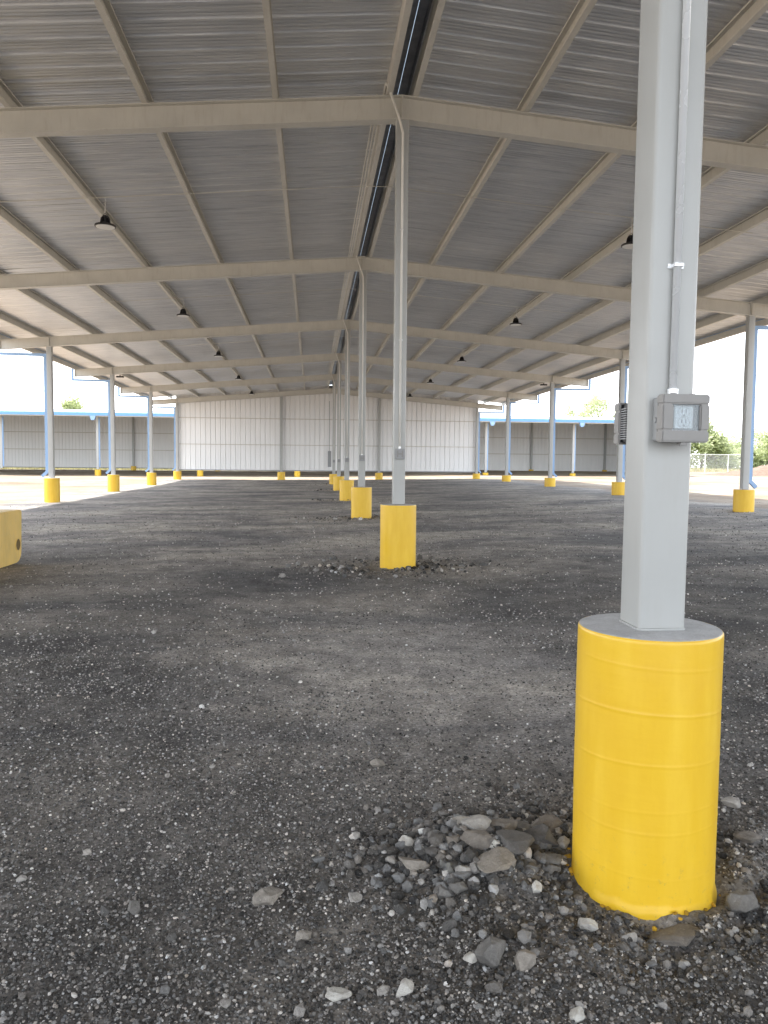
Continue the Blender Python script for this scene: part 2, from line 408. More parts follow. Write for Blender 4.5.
# coarse stone round the pedestals
for k, (px, py) in enumerate(PED):
    n = [2400, 1100, 600, 300, 160, 90][k]
    r = .26 + np.abs(rng.normal(0, .38 if k else .42, n)); t = rng.random(n) * 6.283
    x = px + r * np.cos(t) * (1.25 if k == 0 else 1.5); y = py + r * np.sin(t)
    if k: x = x - .15
    s = rng.uniform(.010, .036, n) ** 1.0 * rng.uniform(.5, 1.3, n) * (1.0 if k == 0 else 1.25)
    if k == 0: s *= .8
    else:
        big = rng.random(n) < .10; s = np.where(big, s * 2.2, s * .8)
    allp.append(np.stack([x, y, ground_z(x, y) + s * .2], -1)); alls.append(s); allt.append(tints(n, .035, .2) * (.75 if k == 0 else .75))
# rubble heap
n = 800; x = rng.normal(.64, .23, n); y = rng.normal(2.56, .16, n); s = rng.uniform(.015, .058, n) * rng.uniform(.35, 1, n)
k_ = np.hypot(x - 1.134, y - Y0) > .27; x, y, s = x[k_], y[k_], s[k_]
allp.append(np.stack([x, y, ground_z(x, y) + s * .25], -1)); alls.append(s); allt.append(tints(len(x), .015, .15) * .9)
n = 260; x = np.concatenate([rng.normal(.66, .17, 190), rng.normal(.42, .16, 70)]); y = np.concatenate([rng.normal(2.60, .12, 190), rng.normal(2.50, .12, 70)]); s = rng.uniform(.028, .060, n)
k_ = np.hypot(x - 1.134, y - Y0) > .28; x, y, s = x[k_], y[k_], s[k_]
allp.append(np.stack([x, y, ground_z(x, y) + s * .12], -1)); alls.append(s); allt.append(np.clip(tints(len(x), .0, .35) * .75, .04, .2))
# stones caught by the yellow overspray at the pedestal foot
n = 30; t = rng.random(n) * 6.283; rr_ = .236 + np.abs(rng.normal(0, .009, n)); x = 1.118 + rr_ * np.cos(t); y = Y0 + rr_ * np.sin(t); s = rng.uniform(.008, .024, n)
tt = np.tile([.74, .44, .03], (n, 1)) * rng.uniform(.5, 1, (n, 1))
allp.append(np.stack([x, y, ground_z(x, y) + s * .25], -1)); alls.append(s); allt.append(tt)
gravel('gravel', np.concatenate(allp), np.concatenate(alls), np.concatenate(allt))


def rock(x, y, w, asp, kind, label, grp=None, seed=0):
    bm = bmesh.new(); bmesh.ops.create_icosphere(bm, subdivisions=4, radius=1)
    rr = random.Random(seed); planes = [(Vector((rr.gauss(0, 1), rr.gauss(0, 1), rr.gauss(0, .8))).normalized(), rr.uniform(.48, .80)) for _ in range(15)]
    off = Vector((seed * 3.1, 1.7, 0))
    for v in bm.verts:
        p = v.co.copy()
        for nrm, dd in planes:
            e = p.dot(nrm) - dd
            if e > 0: p -= nrm * e * .98
        p *= 1 + .10 * noise.noise(p * 1.8 + off) + .05 * noise.noise(p * 5 + off) + .022 * noise.noise(p * 13 + off)
        v.co = p
    h = w * min(asp * 1.0, .95)
    bm.transform(Matrix.Rotation(rr.uniform(-.5, .5), 4, 'Z') @ Matrix.Diagonal((w * .72, w * .54, max(h * .56, .012), 1)))
    me = D.meshes.new('rock'); bm.to_mesh(me); bm.free(); me.shade_smooth(); me.materials.append(M['rock_' + kind])
    o = D.objects.new('rock', me); col.objects.link(o); o.location = (x, y, gz(x, y) + h * .34); o.rotation_euler = (rr.uniform(-.15, .15), rr.uniform(-.15, .15), 0)
    tag(o, label, 'rock', grp); return o
ROCKS = [
 (0.573,2.731,0.093,0.435,'p','pale elongated stone lying across the back left of the rubble heap'),
 (0.603,2.670,0.100,0.600,'l','light grey blocky stone at the left of the rubble heap, just above a brown one'),
 (0.582,2.560,0.108,0.571,'b','brown grey blocky stone directly in front of the light grey block in the heap'),
 (0.608,2.436,0.142,0.500,'t','largest tan slab at the front of the rubble heap'),
 (0.711,2.530,0.136,0.543,'d','dark grey pitted slab in the middle of the rubble heap'),
 (0.816,2.618,0.120,0.600,'d','dark rounded stone behind the slab, nearest big dark one to the yellow pedestal'),
 (0.889,2.746,0.125,0.467,'b','brown slab at the back right of the heap touching the pedestal side'),
 (0.686,2.656,0.100,0.560,'b','brown stone wedged in the centre of the heap behind the dark slab'),
 (0.730,2.433,0.049,0.846,'g','small round grey stone right of the largest tan slab'),
 (0.836,2.520,0.078,0.400,'g','flat grey stone close to the left foot of the pedestal, upper of two'),
 (0.817,2.470,0.061,0.562,'g','flat grey stone close to the left foot of the pedestal, lower of two'),
 (0.721,2.333,0.044,1.250,'w','bright white pointed stone in front of the rubble heap'),
 (0.634,2.516,0.046,0.750,'w','small white stone tucked behind the largest tan slab'),
 (0.498,2.409,0.048,0.846,'l','light stone left of the largest tan slab'),
 (0.473,2.336,0.054,0.800,'g','grey stone in front left of the heap below a light one'),
 (0.491,2.573,0.050,0.846,'b','small brown stone left of the brown grey block'),
 (0.337,2.640,0.055,0.786,'w','white stone alone on dark millings left of the heap'),
 (0.344,2.500,0.086,0.565,'t','flat tan grey stone just below the lone white one left of the heap'),
 (0.839,2.195,0.057,0.688,'w','white stone in front of the left foot of the yellow pedestal'),
 (1.370,2.244,0.093,1.250,'g','upright grey rock right of the yellow pedestal foot'),
 (1.703,2.922,0.062,0.846,'l','pale stone at the right edge behind the pedestal'),
 (1.629,2.652,0.080,0.611,'b','brown stone half buried at the right edge of the photo'),
 (0.506,2.046,0.092,0.929,'g','big square grey rock alone below the heap'),
 (0.591,2.010,0.059,0.889,'t','tan stone just right of the big square grey rock'),
 (0.451,2.055,0.043,0.692,'w','small white stone just left of the big square grey rock'),
 (1.092,2.115,0.126,0.257,'b','long flat brown stone lying below the pedestal foot'),
 (0.941,2.122,0.042,0.667,'l','small pale stone left of the long flat brown stone'),
 (0.250,1.943,0.047,0.933,'w','white stone near the bottom edge, middle of the photo'),
 (0.673,1.813,0.043,0.643,'w','white stone cut off lowest at the bottom edge'),
 (-0.146,2.395,0.079,0.727,'t','smooth brown pebble alone on the open gravel left of centre'),
 (0.072,1.942,0.053,0.647,'w','rounded white stone near the bottom edge left of centre'),
 (-0.551,2.388,0.048,0.846,'g','grey stone farthest left on the open gravel'),
 (-0.017,2.203,0.048,0.714,'t','tan stone just right of and below the smooth brown pebble'),
 (0.303,3.470,0.063,0.615,'t','farthest single stone, on smooth ground behind the heap'),
 (0.900,2.60,0.049,1.000,'l','pale stone pressed against the left side of the pedestal'),
 (0.781,2.716,0.057,0.857,'g','grey stone on the back rim of the heap'),
 (0.415,2.539,0.053,0.714,'d','dark stone left of the heap between white and brown ones'),
 (0.426,2.339,0.050,0.714,'g','grey stone among fine gravel left of the heap front'),
 (0.414,2.183,0.044,0.846,'d','dark stone above and left of the big square grey rock'),
 (0.138,2.379,0.043,0.750,'l','pale grey stone between the brown pebble and the heap'),
]
for k, r in enumerate(ROCKS): rock(*r[:5], r[5], 'stones lying round the near pedestal', seed=k + 1)

# ------------------------------------------------------------------ pedestals
def pedestal_meshes(n, dz, hi):
    R = .23 if hi else .238; top = TOPZ; mb = MB(); prof = []
    z = -.25; zz = []
    while z < top - .012: zz.append(z); z += dz
    zz += [top - .010, top - .004, top]
    seams = [.13, .27, .33, .47, .63, .78] if hi else [.3, .6]
    vs = []
    for q, z in enumerate(zz):
        for k in range(n):
            t = 2 * math.pi * k / n; r = R
            if hi:
                for s_, (zs, am) in enumerate(zip(seams, (.0006, .0008, .0005, .0012, .0014, .0006))):
                    dzz = z - (zs + .010 * math.sin(t + s_)); r += am * math.exp(-(dzz / .0035) ** 2)
                r += .0016 * noise.noise(Vector((math.cos(t) * 2, math.sin(t) * 2, z * 4)))
                lip = .014 + .02 * noise.noise(Vector((math.cos(t) * 5, math.sin(t) * 5, 3.3)))
                r += min(.007, max(0, .02 + lip - z) * .25)
            if z > top - .008: r -= .004 if z >= top else .001
            vs.append((r * math.cos(t), r * math.sin(t), z))
    fs = [(i * n + k, i * n + (k + 1) % n, (i + 1) * n + (k + 1) % n, (i + 1) * n + k) for i in range(len(zz) - 1) for k in range(n)]
    mb.add(vs, fs); return mb
def cap_mb(n):
    mb = MB(); R = .226 if n > 50 else .234
    rings = [(R, TOPZ - .001), (R - .004, TOPZ + .001), (.17, TOPZ + .003), (.05, TOPZ + .004)]
    vs = [((r + (.003 * noise.noise(Vector((math.cos(6.283 * k / n) * 4, math.sin(6.283 * k / n) * 4, 0))) if i < 2 else 0)) * math.cos(6.283185 * k / n), r * math.sin(6.283185 * k / n), z) for i, (r, z) in enumerate(rings) for k in range(n)]
    fs = [(i * n + k, i * n + (k + 1) % n, (i + 1) * n + (k + 1) % n, (i + 1) * n + k) for i in range(len(rings) - 1) for k in range(n)] + [tuple(range(3 * n, 4 * n))]
    return mb.add(vs, fs)
hiP = thing('concrete_pedestal', 'nearest yellow painted concrete pedestal with raised seam rings, largest in the photo', 'pedestal', (1.118, Y0, 0), 'yellow pedestals of the centre row')
o = pedestal_meshes(128, .004, True).build('painted_side', M['yellow'], hiP, True)
o = cap_mb(96).build('concrete_top', M['concrete'], hiP)
loP = None
def place_ped(x, y, label, group, top=TOPZ):
    global loP
    if loP is None:
        loP = thing('concrete_pedestal', label, 'pedestal', (x, y, top - TOPZ), group)
        pedestal_meshes(40, .1, False).build('painted_side', M['yellow'], loP, True)
        cap_mb(40).build('concrete_top', M['concrete'], loP); o = loP
    else:
        o = copy_tree(loP); o['label'] = label; o['group'] = group
    o.location = (x, y, top - TOPZ); return o
ordn = ['nearest', 'second', 'third', 'fourth', 'fifth', 'sixth', 'seventh']
for k in range(1, 6):
    w = [None, 'second nearest yellow pedestal of the centre row, loose rubble round its foot', 'third yellow pedestal of the centre row, counted from the camera', 'fourth yellow pedestal of the centre row, counted from the camera',
         'fifth yellow pedestal of the centre row, counted from the camera', 'sixth and farthest yellow pedestal of the centre row before the end wall'][k]
    place_ped(1.134, FY[k], w, 'yellow pedestals of the centre row')
wl = {3: 'nearest', 4: 'second', 5: 'third', 6: 'last'}
for k in (3, 4, 5, 6):
    place_ped(XL, FY[k], f'{wl[k]} yellow pedestal of the left column row' + (', at the wall corner' if k == 6 else ', beside the sunlit dirt'), 'yellow pedestals of the left row')
wr = {2: 'nearest', 3: 'second', 4: 'third', 5: 'fourth', 6: 'last'}
for k in (2, 3, 4, 5, 6):
    place_ped(XR, FY[k], f'{wr[k]} yellow pedestal of the right column row' + {2: ', at the right edge of the photo', 3: ', partly behind the near column', 6: ', at the wall corner'}.get(k, ''), 'yellow pedestals of the right row')
place_ped(-1.92, FY[6], 'yellow pedestal under the left wall post of the end wall', 'yellow pedestals of the end wall')
place_ped(4.19, FY[6], 'yellow pedestal under the right wall post of the end wall', 'yellow pedestals of the end wall')

# ------------------------------------------------------------------ columns
W = .158
def hss(mb, x0, x1, y0, y1, z0, z1, r=.014, seg=4):
    pr = []
    for cx, cy, a0 in ((x1 - r, y1 - r, 0), (x0 + r, y1 - r, 90), (x0 + r, y0 + r, 180), (x1 - r, y0 + r, 270)):
        for q in range(seg + 1):
            a = math.radians(a0 + 90 * q / seg); pr.append((cx + r * math.cos(a), cy + r * math.sin(a)))
    return mb.prism(pr, 'z', z0, z1)
def outlet_box(parent, hi, side=-1, front='boxgrey', x=0.0, z0=1.465, h=.145, w=.150):
    s = side; y = s * W / 2
    def bx(mb, x0, x1, d0, d1, a, b): return mb.box(x0, x1, min(y + s * d0, y + s * d1), max(y + s * d0, y + s * d1), a, b)
    b = bx(MB(), x - w * .42, x + w * .42, .001, .048, z0 + .006, z0 + h - .006).build('outlet_box', M['boxside' if side < 0 else 'black'], parent, bevel=.003 if hi else 0)
    if not hi:
        bx(MB(), x - w * .40, x + w * .40, .048, .062, z0 + .008, z0 + h - .008).build('box_cover', M['boxside'], b)
        mbd = MB(); bx(mbd, x - .04, x - .022, .062, .066, z0 + .03, z0 + h - .03); bx(mbd, x + .022, x + .04, .062, .066, z0 + .03, z0 + h - .03); bx(mbd, x - .022, x + .022, .062, .0655, z0 + .062, z0 + .082)
        mbd.build('outlet_face', M['boxgrey'], b); return b
    # deep weatherproof cover: bevelled hood with a window opening
    mb = MB(); x0, x1, a, c = x - w / 2, x + w / 2, z0, z0 + h; d0, d1 = .052, .098; i = .036
    bx(mb, x0, x1, d0, d1, a, a + .036); bx(mb, x0, x1, d0, d1, c - .030, c)
    bx(mb, x0, x0 + i, d0, d1 - .0008, a + .036, c - .030); bx(mb, x1 - .030, x1, d0, d1 - .0008, a + .036, c - .030)
    bx(mb, x0 + i, x1 - .03, d0, d0 + .01, a + .036, c - .030)
    cov = mb.build('box_cover', M[front], b, bevel=.004)
    bx(MB(), x0 + .006, x1 - .006, .047, .053, a + .006, c - .006).build('gasket', M['black'], b)
    fc = MB(); cx = x + .003
    bx(fc, cx - .030, cx + .030, .063, .074, a + .044, c - .036); face = fc.build('outlet_face', M['white'], b, bevel=.002)
    sl = MB()
    for zc in (a + .060, a + .091):
        for dx in (-.0065, .0065): bx(sl, cx + dx - .0018, cx + dx + .0018, .074, .0755, zc - .002, zc + .011)
        bx(sl, cx - .003, cx + .003, .074, .0755, zc - .011, zc - .005)
        for q_ in range(20):
            a_ = q_ * math.pi / 10; bx(sl, cx + .019 * math.cos(a_) - .0014, cx + .019 * math.cos(a_) + .0014, .074, .0752, zc + .002 + .015 * math.sin(a_) - .0012, zc + .002 + .015 * math.sin(a_) + .0012)
    sl.build('outlet_slots', M['boxgrey'], b)
    bx(MB(), x0 + i - .001, x1 - .029, .084, .0875, a + .035, c - .029).build('clear_window', M['window'], b)
    ht = MB(); ht.tube([(x - .03, y + s * .05, c + .002), (x - .012, y + s * .05, c + .002)], .005, 8); ht.tube([(x + .03, y + s * .05, c + .001), (x + .050, y + s * .05, c + .001)], .005, 8)
    ht.build('hinge', M['boxgrey'], b)
    lt = MB(); bx(lt, x - .012, x + .012, .06, .09, a - .010, a - .0005); lt.build('latch', M['boxgrey'], b, bevel=.002)
    if s < 0:
        k = MB(); k.tube([(x - w * .42 - .004, y - .024, z0 + .07), (x - w * .42, y - .024, z0 + .07)], .009, 12); k.build('knockout_plug', M['boxside'], b)
    else:
        ribs = MB()
        for q in range(14): bx(ribs, x - w * .42 - .008, x - w * .42 - .0003, .004, .046, a + .016 + q * .0078, a + .0195 + q * .0078)
        ribs.build('side_ribs', M['boxside'], b)
    return b
def windowmat():
    m, nt, b = newmat('clear_cover'); b.inputs['Base Color'].default_value = (.85, .92, .97, 1)
    b.inputs['Transmission Weight'].default_value = .82; b.inputs['Roughness'].default_value = .12; b.inputs['IOR'].default_value = 1.3
    return m
M['window'] = windowmat()
def ztop(x): return RIDGE - SL * abs(x - XC)
RD = .30                                       # rafter depth
def center_column(y, hi, label):
    t = thing('steel_column', label, 'column', (1.134, y, 0), 'steel columns of the centre row')
    zt = ztop(1.134) - RD
    o = hss(MB(), -W / 2, W / 2, -W / 2, W / 2, TOPZ + .010, zt - .012, seg=6 if hi else 3).build('post', M['column'], t); auto_smooth(o, 25)
    MB().box(-.11, .11, -.10, .10, zt - .012, zt - .001).build('cap_plate', M['steel'], t)
    if hi:
        hss(MB(), -.083, .083, -.083, .083, TOPZ - .002, TOPZ + .0095, r=.02).build('base_weld', M['column'], t)
    yc = -W / 2 - (.0140 if hi else .0165)
    cz0 = 1.612 if not hi else 1.625
    zend = zt - .18
    pts = [(.0, yc, cz0), (.0, yc, zend), (-.05, yc - .03, zt - .02), (-.20, yc - .035, zt + .38), (-.22, yc + .02, zt + .42), (-.22, .35, zt + .43)]
    o = MB().tube(pts, .0120 if hi else .0165, 28 if hi else 8)\
        .build('conduit', M['galv'] if hi else M['conduit'], t, True)
    st = MB()
    zs = (2.02, 3.4, 4.7) if hi else (3.0, 4.4)
    for z in zs: st.box(-.026, .026, -W / 2 - .004, -W / 2 - .001, z, z + .014); st.box(-.0145, .0145, yc - .0145, -W / 2 - .003, z + .002, z + .012)
    st.build('conduit_strap', M['galv'], t)
    MB().tube([(0, yc, cz0 - .015), (0, yc, cz0 + .02)], .017, 16).build('conduit_fitting', M['galv'], t)
    outlet_box(t, hi, -1, x=.006 if hi else 0, z0=1.476 if hi else 1.465, h=.146)
    if hi: outlet_box(t, hi, 1, x=-.006, z0=1.476, h=.142); t.location.x = 1.122; t.rotation_euler.y = .0050
    return t
for k in range(6):
    center_column(FY[k], k == 0, ['nearest light grey steel column, with a conduit and two weatherproof outlet boxes', 'second column of the centre row, conduit and small outlet box on its face',
        'third column of the centre row from the camera', 'fourth column of the centre row from the camera', 'fifth column of the centre row from the camera', 'sixth, farthest column of the centre row, in front of the end wall'][k])
def side_column(x, y, side, label, group):
    t = thing('steel_column', label, 'column', (x, y, 0), group)
    zt = ztop(x) - RD
    auto_smooth(hss(MB(), -W / 2, W / 2, -W / 2, W / 2, TOPZ + .010, zt - .012, seg=3).build('post', M['column'], t), 25)
    MB().box(-.10, .10, -.10, .10, zt - .012, zt - .001).build('cap_plate', M['steel'], t)
    xe = (XC + side * 10.98) - x; xc_ = side * (W / 2 + .055)
    zb = ztop(XC + side * 10.9) - RD - .12
    dp = MB().rect_path([(xe, 0, ztop(XC + 11) + .06), (xe, 0, zb), (xc_, 0, zb - .02), (xc_, 0, TOPZ + .20), (xc_ + side * .16, 0, TOPZ + .05)], .085, .075).build('downspout', M['blue'], t)
    br = MB()
    for z in (1.6, 3.6): br.box(min(xc_, xc_ + .001) - .048, xc_ + .048, -.0405, .0405, z, z + .03)
    br.build('downspout_strap', M['blue'], dp)
    return t
for k in (3, 4, 5, 6):
    side_column(XL, FY[k], -1, f'{wl[k]} column of the left row with a blue downspout' + (', at the left end of the end wall' if k == 6 else ''), 'steel columns of the left row')
for k in (2, 3, 4, 5, 6):
    side_column(XR, FY[k], 1, f'{wr[k]} column of the right row with a blue downspout' + {2: ', at the right edge of the photo', 3: ', half hidden by the near column', 6: ', at the right end of the end wall'}.get(k, ''), 'steel columns of the right row')

# ------------------------------------------------------------------ canopy roof
roof = thing('canopy_roof', 'long open gabled steel canopy roof with ribbed underside on tan rafters and purlins', 'roof', (XC, 0, 5.0))
def part(mb, name, m, **k):
    o = mb.build(name, m, None, **k); o.parent = roof; o.matrix_parent_inverse = Matrix.Translation((-XC, 0, -5.0)); return o
EX = 10.88
for k, y in enumerate(FY):
    mb = MB(); hw = .075; tf = .012
    yy = y
    for s in (-1, 1):
        x1 = XC + s * EX; zt0, zt1 = RIDGE, RIDGE - SL * EX; d1 = .25
        def slab(a0, a1, b0, b1, h0, h1):    # top z0/z1 and bottom at both ends, y half-width
            A = [(XC, yy - h0, a0), (XC, yy + h0, a0), (XC, yy + h0, a1), (XC, yy - h0, a1)]
            B = [(x1, yy - h0, b0), (x1, yy + h0, b0), (x1, yy + h0, b1), (x1, yy - h0, b1)]
            mb.add(A + B, [(0, 4, 5, 1), (1, 5, 6, 2), (2, 6, 7, 3), (3, 7, 4, 0), (4, 7, 6, 5)])
        slab(zt0, zt0 - tf, zt1, zt1 - tf, hw, 0)
        slab(zt0 - tf, zt0 - RD + tf, zt1 - tf, zt1 - RD + tf, .005, 0)
        slab(zt0 - RD + tf, zt0 - RD, zt1 - RD + tf, zt1 - RD, hw, 0)
    mb.box(XC - .008, XC + .008, yy - hw + .002, yy + hw - .002, RIDGE - RD + .006, RIDGE - .006)
    for s in (-1, 1):
        xe = XC + s * EX; mb.box(xe - .006, xe + .006, yy - hw, yy + hw, RIDGE - SL * EX - RD, RIDGE - SL * EX)
        xs_ = XR if s > 0 else XL; mb.box(xs_ - .005, xs_ + .005, yy - hw + .004, yy + hw - .004, ztop(xs_) - RD + .013, ztop(xs_) - .013)
    part(mb, 'rafter', M['steel'])
YA, YB = -5.4, 48.62
PD = .2
px = [.20, 1.64, 3.24, 4.86, 6.48, 8.1, 9.7]
for s in (-1, 1):
    for d in px:
        x = XC + s * d; zb = RIDGE - SL * d + .002; t = .004; f = .07; i = -s
        # C section: web outward, flanges to the ridge, small lips
        def R(u0, u1, w0, w1): return sorted((x + i * u0, x + i * u1)) + [YA, YB, zb + w0, zb + w1]
        mb = MB()
        mb.box(*R(0, t, t, PD - t)); mb.box(*R(0, f, 0, t)); mb.box(*R(0, f, PD - t, PD)); mb.box(*R(f - t, f, t, .022)); mb.box(*R(f - t, f, PD - .022, PD - t))
        part(mb, 'purlin', M['steel'])
    x = XC + s * 10.89; zb = RIDGE - SL * 10.89 - .012
    mb = MB(); mb.box(*sorted((x, x - s * .004)), YA, YB, zb, zb + PD); mb.box(*sorted((x - s * .004, x - s * .09)), YA, YB, zb, zb + .004)
    part(mb, 'eave_strut', M['steel'])
    g0 = MB(); pr = [(x + s * .004, zb + .07), (x + s * .14, zb + .07), (x + s * .16, zb + .22), (x + s * .15, zb + .22), (x + s * .132, zb + .078), (x + s * .008, zb + .078), (x + s * .006, zb + .22), (x + s * .004, zb + .22)]
    g0.prism(pr, 'y', YA, YB); part(g0, 'gutter', M['blue'])
    # ribbed deck
    prof = []; y = YA
    while y < YB:
        prof += [(y, 0), (y + .035, 0), (y + .045, .007), (y + .060, .007), (y + .070, 0), (y + .098, 0), (y + .108, .007), (y + .123, .007), (y + .133, 0), (y + .166, 0), (y + .176, .007), (y + .191, .007), (y + .201, 0), (y + .240, 0), (y + .258, .034), (y + .286, .034)]
        y += .3048
    prof.append((y, 0))
    # minor rib: also one between
    xi, xo = XC + s * .10, XC + s * 11.04
    segs = 6; vs = []
    for q in range(segs + 1):
        xx = xi + (xo - xi) * q / segs
        for (yy, h) in prof: vs.append((xx, yy, RIDGE - SL * abs(xx - XC) + PD + .006 + h))
    n = len(prof); fs = [(q * n + k, q * n + k + 1, (q + 1) * n + k + 1, (q + 1) * n + k) for q in range(segs) for k in range(n - 1)]
    mb = MB(); mb.add(vs, fs); part(mb, 'roof_deck', M['deck'])
    # ridge flashing, with a slit of daylight between the two leaves
    a, b_ = XC - .115, XC - .062
    zf = RIDGE + PD + .035
    mb = MB()
    if s < 0: mb.box(XC - .19, XC - .0135, YA, YB, zf, zf + .003)
    else: mb.box(XC - .009, XC + .19, YA, YB, zf, zf + .003)
    part(mb, 'ridge_cap', M['ridge'])
    if s > 0: part(MB().box(XC - .024, XC - .003, YA, YB, zf + .004, zf + .007), 'ridge_slit_diffuser', M['strip'])  # translucent cover added over the slit to keep a sun streak off the ground
    mb = MB(); xx = XC + s * .10; mb.box(min(xx, xx + s * .003), max(xx, xx + s * .003), YA, YB, RIDGE + PD - .06, zf); part(mb, 'ridge_closure', M['ridge'])
# conduits: along the ridge and across each bay to the lamps
mb = MB()
for q, (xo, za) in enumerate(((-.235, .03), (-.275, .05), (-.315, .07))):
    mb.tube([(XC + xo, FY[1] + .12, RIDGE + za), (XC + xo, 46, RIDGE + za)], .011, 8)
part(mb, 'ridge_conduit', M['conduit'], smooth=True)
for k in range(6):
    y = FY[k] + 3.1; mb = MB(); zz = lambda d: RIDGE - SL * d - .014
    mb.tube([(XC - 6.6, y, zz(6.6)), (XC - .2, y, zz(.2)), (XC + .2, y, zz(.2)), (XC + 6.6, y, zz(6.6))], .0065, 8)
    part(mb, 'cross_conduit', M['steel'], smooth=True)

# ------------------------------------------------------------------ hanging lamps
def lamp(x, y, label, group):
    z = 5.24; t = thing('hanging_lamp', label, 'lamp', (x, y, z), group)
    zt = ztop(x) + .0 - z
    o = MB().lathe([(.165, 0), (.17, .012), (.165, .03), (.09, .055), (.07, .06)], n=28).build('housing', M['black'], t); auto_smooth(o)
    fins = MB()
    for k in range(14):
        a = k * math.pi / 7; c, s = math.cos(a), math.sin(a); p, q = .025, .085
        fins.add([(c * p - s * .003, s * p + c * .003, .058), (c * q - s * .003, s * q + c * .003, .058), (c * q * .8 - s * .003, s * q * .8 + c * .003, .15), (c * p - s * .003, s * p + c * .003, .15),
                  (c * p + s * .003, s * p - c * .003, .058), (c * q + s * .003, s * q - c * .003, .058), (c * q * .8 + s * .003, s * q * .8 - c * .003, .15), (c * p + s * .003, s * p - c * .003, .15)],
                 [(0, 1, 2, 3), (7, 6, 5, 4), (0, 4, 5, 1), (1, 5, 6, 2), (2, 6, 7, 3), (3, 7, 4, 0)])
    fins.lathe([(.045, .058), (.045, .17), (.02, .19)], n=14); fins.build('heat_sink', M['black'], t)
    auto_smooth(MB().lathe([(.15, -.004), (.15, .002)], n=28).build('lens', M['white'], t))
    br = MB(); br.tube([(-.05, 0, .05), (-.055, 0, .16), (0, 0, .23), (.055, 0, .16), (.05, 0, .05)], .007, 6); br.build('bracket', M['black'], t)
    MB().tube([(0, 0, .22), (0, 0, .26), (.01, 0, zt - .004)], .008, 6).build('hanger', M['galv'], t)
for k in range(1, 6):
    for s, nm in ((-1, 'left'), (1, 'right')):
        if s > 0 and k == 1: w = 'black high bay lamp under the right roof slope, half hidden by the near column'
        else: w = f'{ordn[k - 1]} black high bay lamp under the {nm} roof slope' + (', largest of its row' if k == 1 else ', counted from the camera')
        lamp(XC + s * (4.52 if s < 0 else 4.40), FY[k] + 3.15, w, f'black lamps under the {nm} roof slope')
def flood(x, y, label):
    z = ztop(x) - .02; t = thing('flood_lamp', label, 'lamp', (x, y, z), None)
    MB().box(-.16, .16, -.06, .06, -.10, -.03).build('housing', M['black'], t, bevel=.01); MB().box(-.13, .13, -.045, .045, -.104, -.1005).build('lens', M['white'], t); MB().box(-.02, .02, -.02, .02, -.03, .02).build('bracket', M['black'], t)
flood(XC - 9.7, FY[4] + 2.6, 'small flat black lamp under the eave purlin of the left roof slope')
flood(XC + 9.7, FY[4] + 2.6, 'small flat black lamp under the eave purlin of the right roof slope')

# ------------------------------------------------------------------ end wall
yw = FY[6] + .16
wall = thing('end_wall', 'pale ribbed metal wall closing the far end of the canopy, open gap beneath', 'wall', (XC, yw, 0))
def wpart(mb, name, m, **k):
    o = mb.build(name, m, None, **k); o.parent = wall; o.matrix_parent_inverse = Matrix.Translation((-XC, -yw, 0)); return o
def ribbed_wall(x0, x1, y, z0, ztf, pitch=.3048):
    vs = []; x = x0; pr = []
    while x < x1: pr += [(x, 0), (x + .11, 0), (x + .12, .006), (x + .13, 0), (x + .225, 0), (x + .236, .045), (x + .276, .045), (x + .287, 0)]; x += pitch
    pr = [p for p in pr if p[0] < x1] + [(x1, 0)]
    n = len(pr); vs = [(a, y + b, z0) for a, b in pr] + [(a, y + b, ztf(a)) for a, b in pr]
    return MB().add(vs, [(k, k + 1, n + k + 1, n + k) for k in range(n - 1)])
wpart(ribbed_wall(XL - .08, XR + .08, yw, .97, lambda x: ztop(x) + .203), 'wall_panel', M['wall'])
for z in (2.52, 4.14):
    mb = MB(); mb.box(XL + .08, XR - .08, yw - .07, yw - .003, z, z + .045); wpart(mb, 'girt', M['steel'])
wpart(MB().box(XL + .08, XR - .08, yw - .075, yw + .05, .925, .985), 'base_rail', M['boxside'])
for x in (-1.92, 4.19):
    wpart(MB().box(x - .07, x + .07, yw - .235, yw - .08, TOPZ + .010, ztop(x) - RD - .002), 'wall_post', M['column'])
wpart(MB().box(.97, 1.17, yw - .14, yw - .075, 1.2, 2.2).box(1.05, 1.08, yw - .12, yw - .08, 2.2, 5.3), 'electrical_panel', M['boxside'])

# ------------------------------------------------------------------ far shed
SY0, SY1, SX0, SX1 = 61.4, 75.0, -48.0, 30.4
shed = thing('metal_shed', 'long low open fronted shed with blue eave and pale ribbed back wall behind the canopy', 'shed', (0, SY0, 0))
def spart(mb, name, m, **k):
    o = mb.build(name, m, None, **k); o.parent = shed; o.matrix_parent_inverse = Matrix.Translation((0, -SY0, 0)); return o
sl = .078; zE = 5.02; ye = SY0 - 1.6
def sz(y): return zE + sl * (y - ye)
mb = MB(); mb.add([(SX0, ye, zE), (SX1 + .3, ye, zE), (SX1 + .3, SY1 + 2, sz(SY1 + 2)), (SX0, SY1 + 2, sz(SY1 + 2)), (SX0, ye, zE + .05), (SX1 + .3, ye, zE + .05), (SX1 + .3, SY1 + 2, sz(SY1 + 2) + .05), (SX0, SY1 + 2, sz(SY1 + 2) + .05)],
                  [(0, 1, 2, 3), (7, 6, 5, 4), (0, 4, 5, 1), (1, 5, 6, 2), (2, 6, 7, 3), (3, 7, 4, 0)]); spart(mb, 'roof', M['blue_pale'])
spart(MB().box(SX0, SX1 + .3, ye - .14, ye - .005, zE - .16, zE + .07), 'gutter', M['blue_deep'])
spart(MB().box(SX0, SX1 + .2, ye + .01, ye + .09, zE - .22, zE - .01), 'eave_strut', M['steel'])
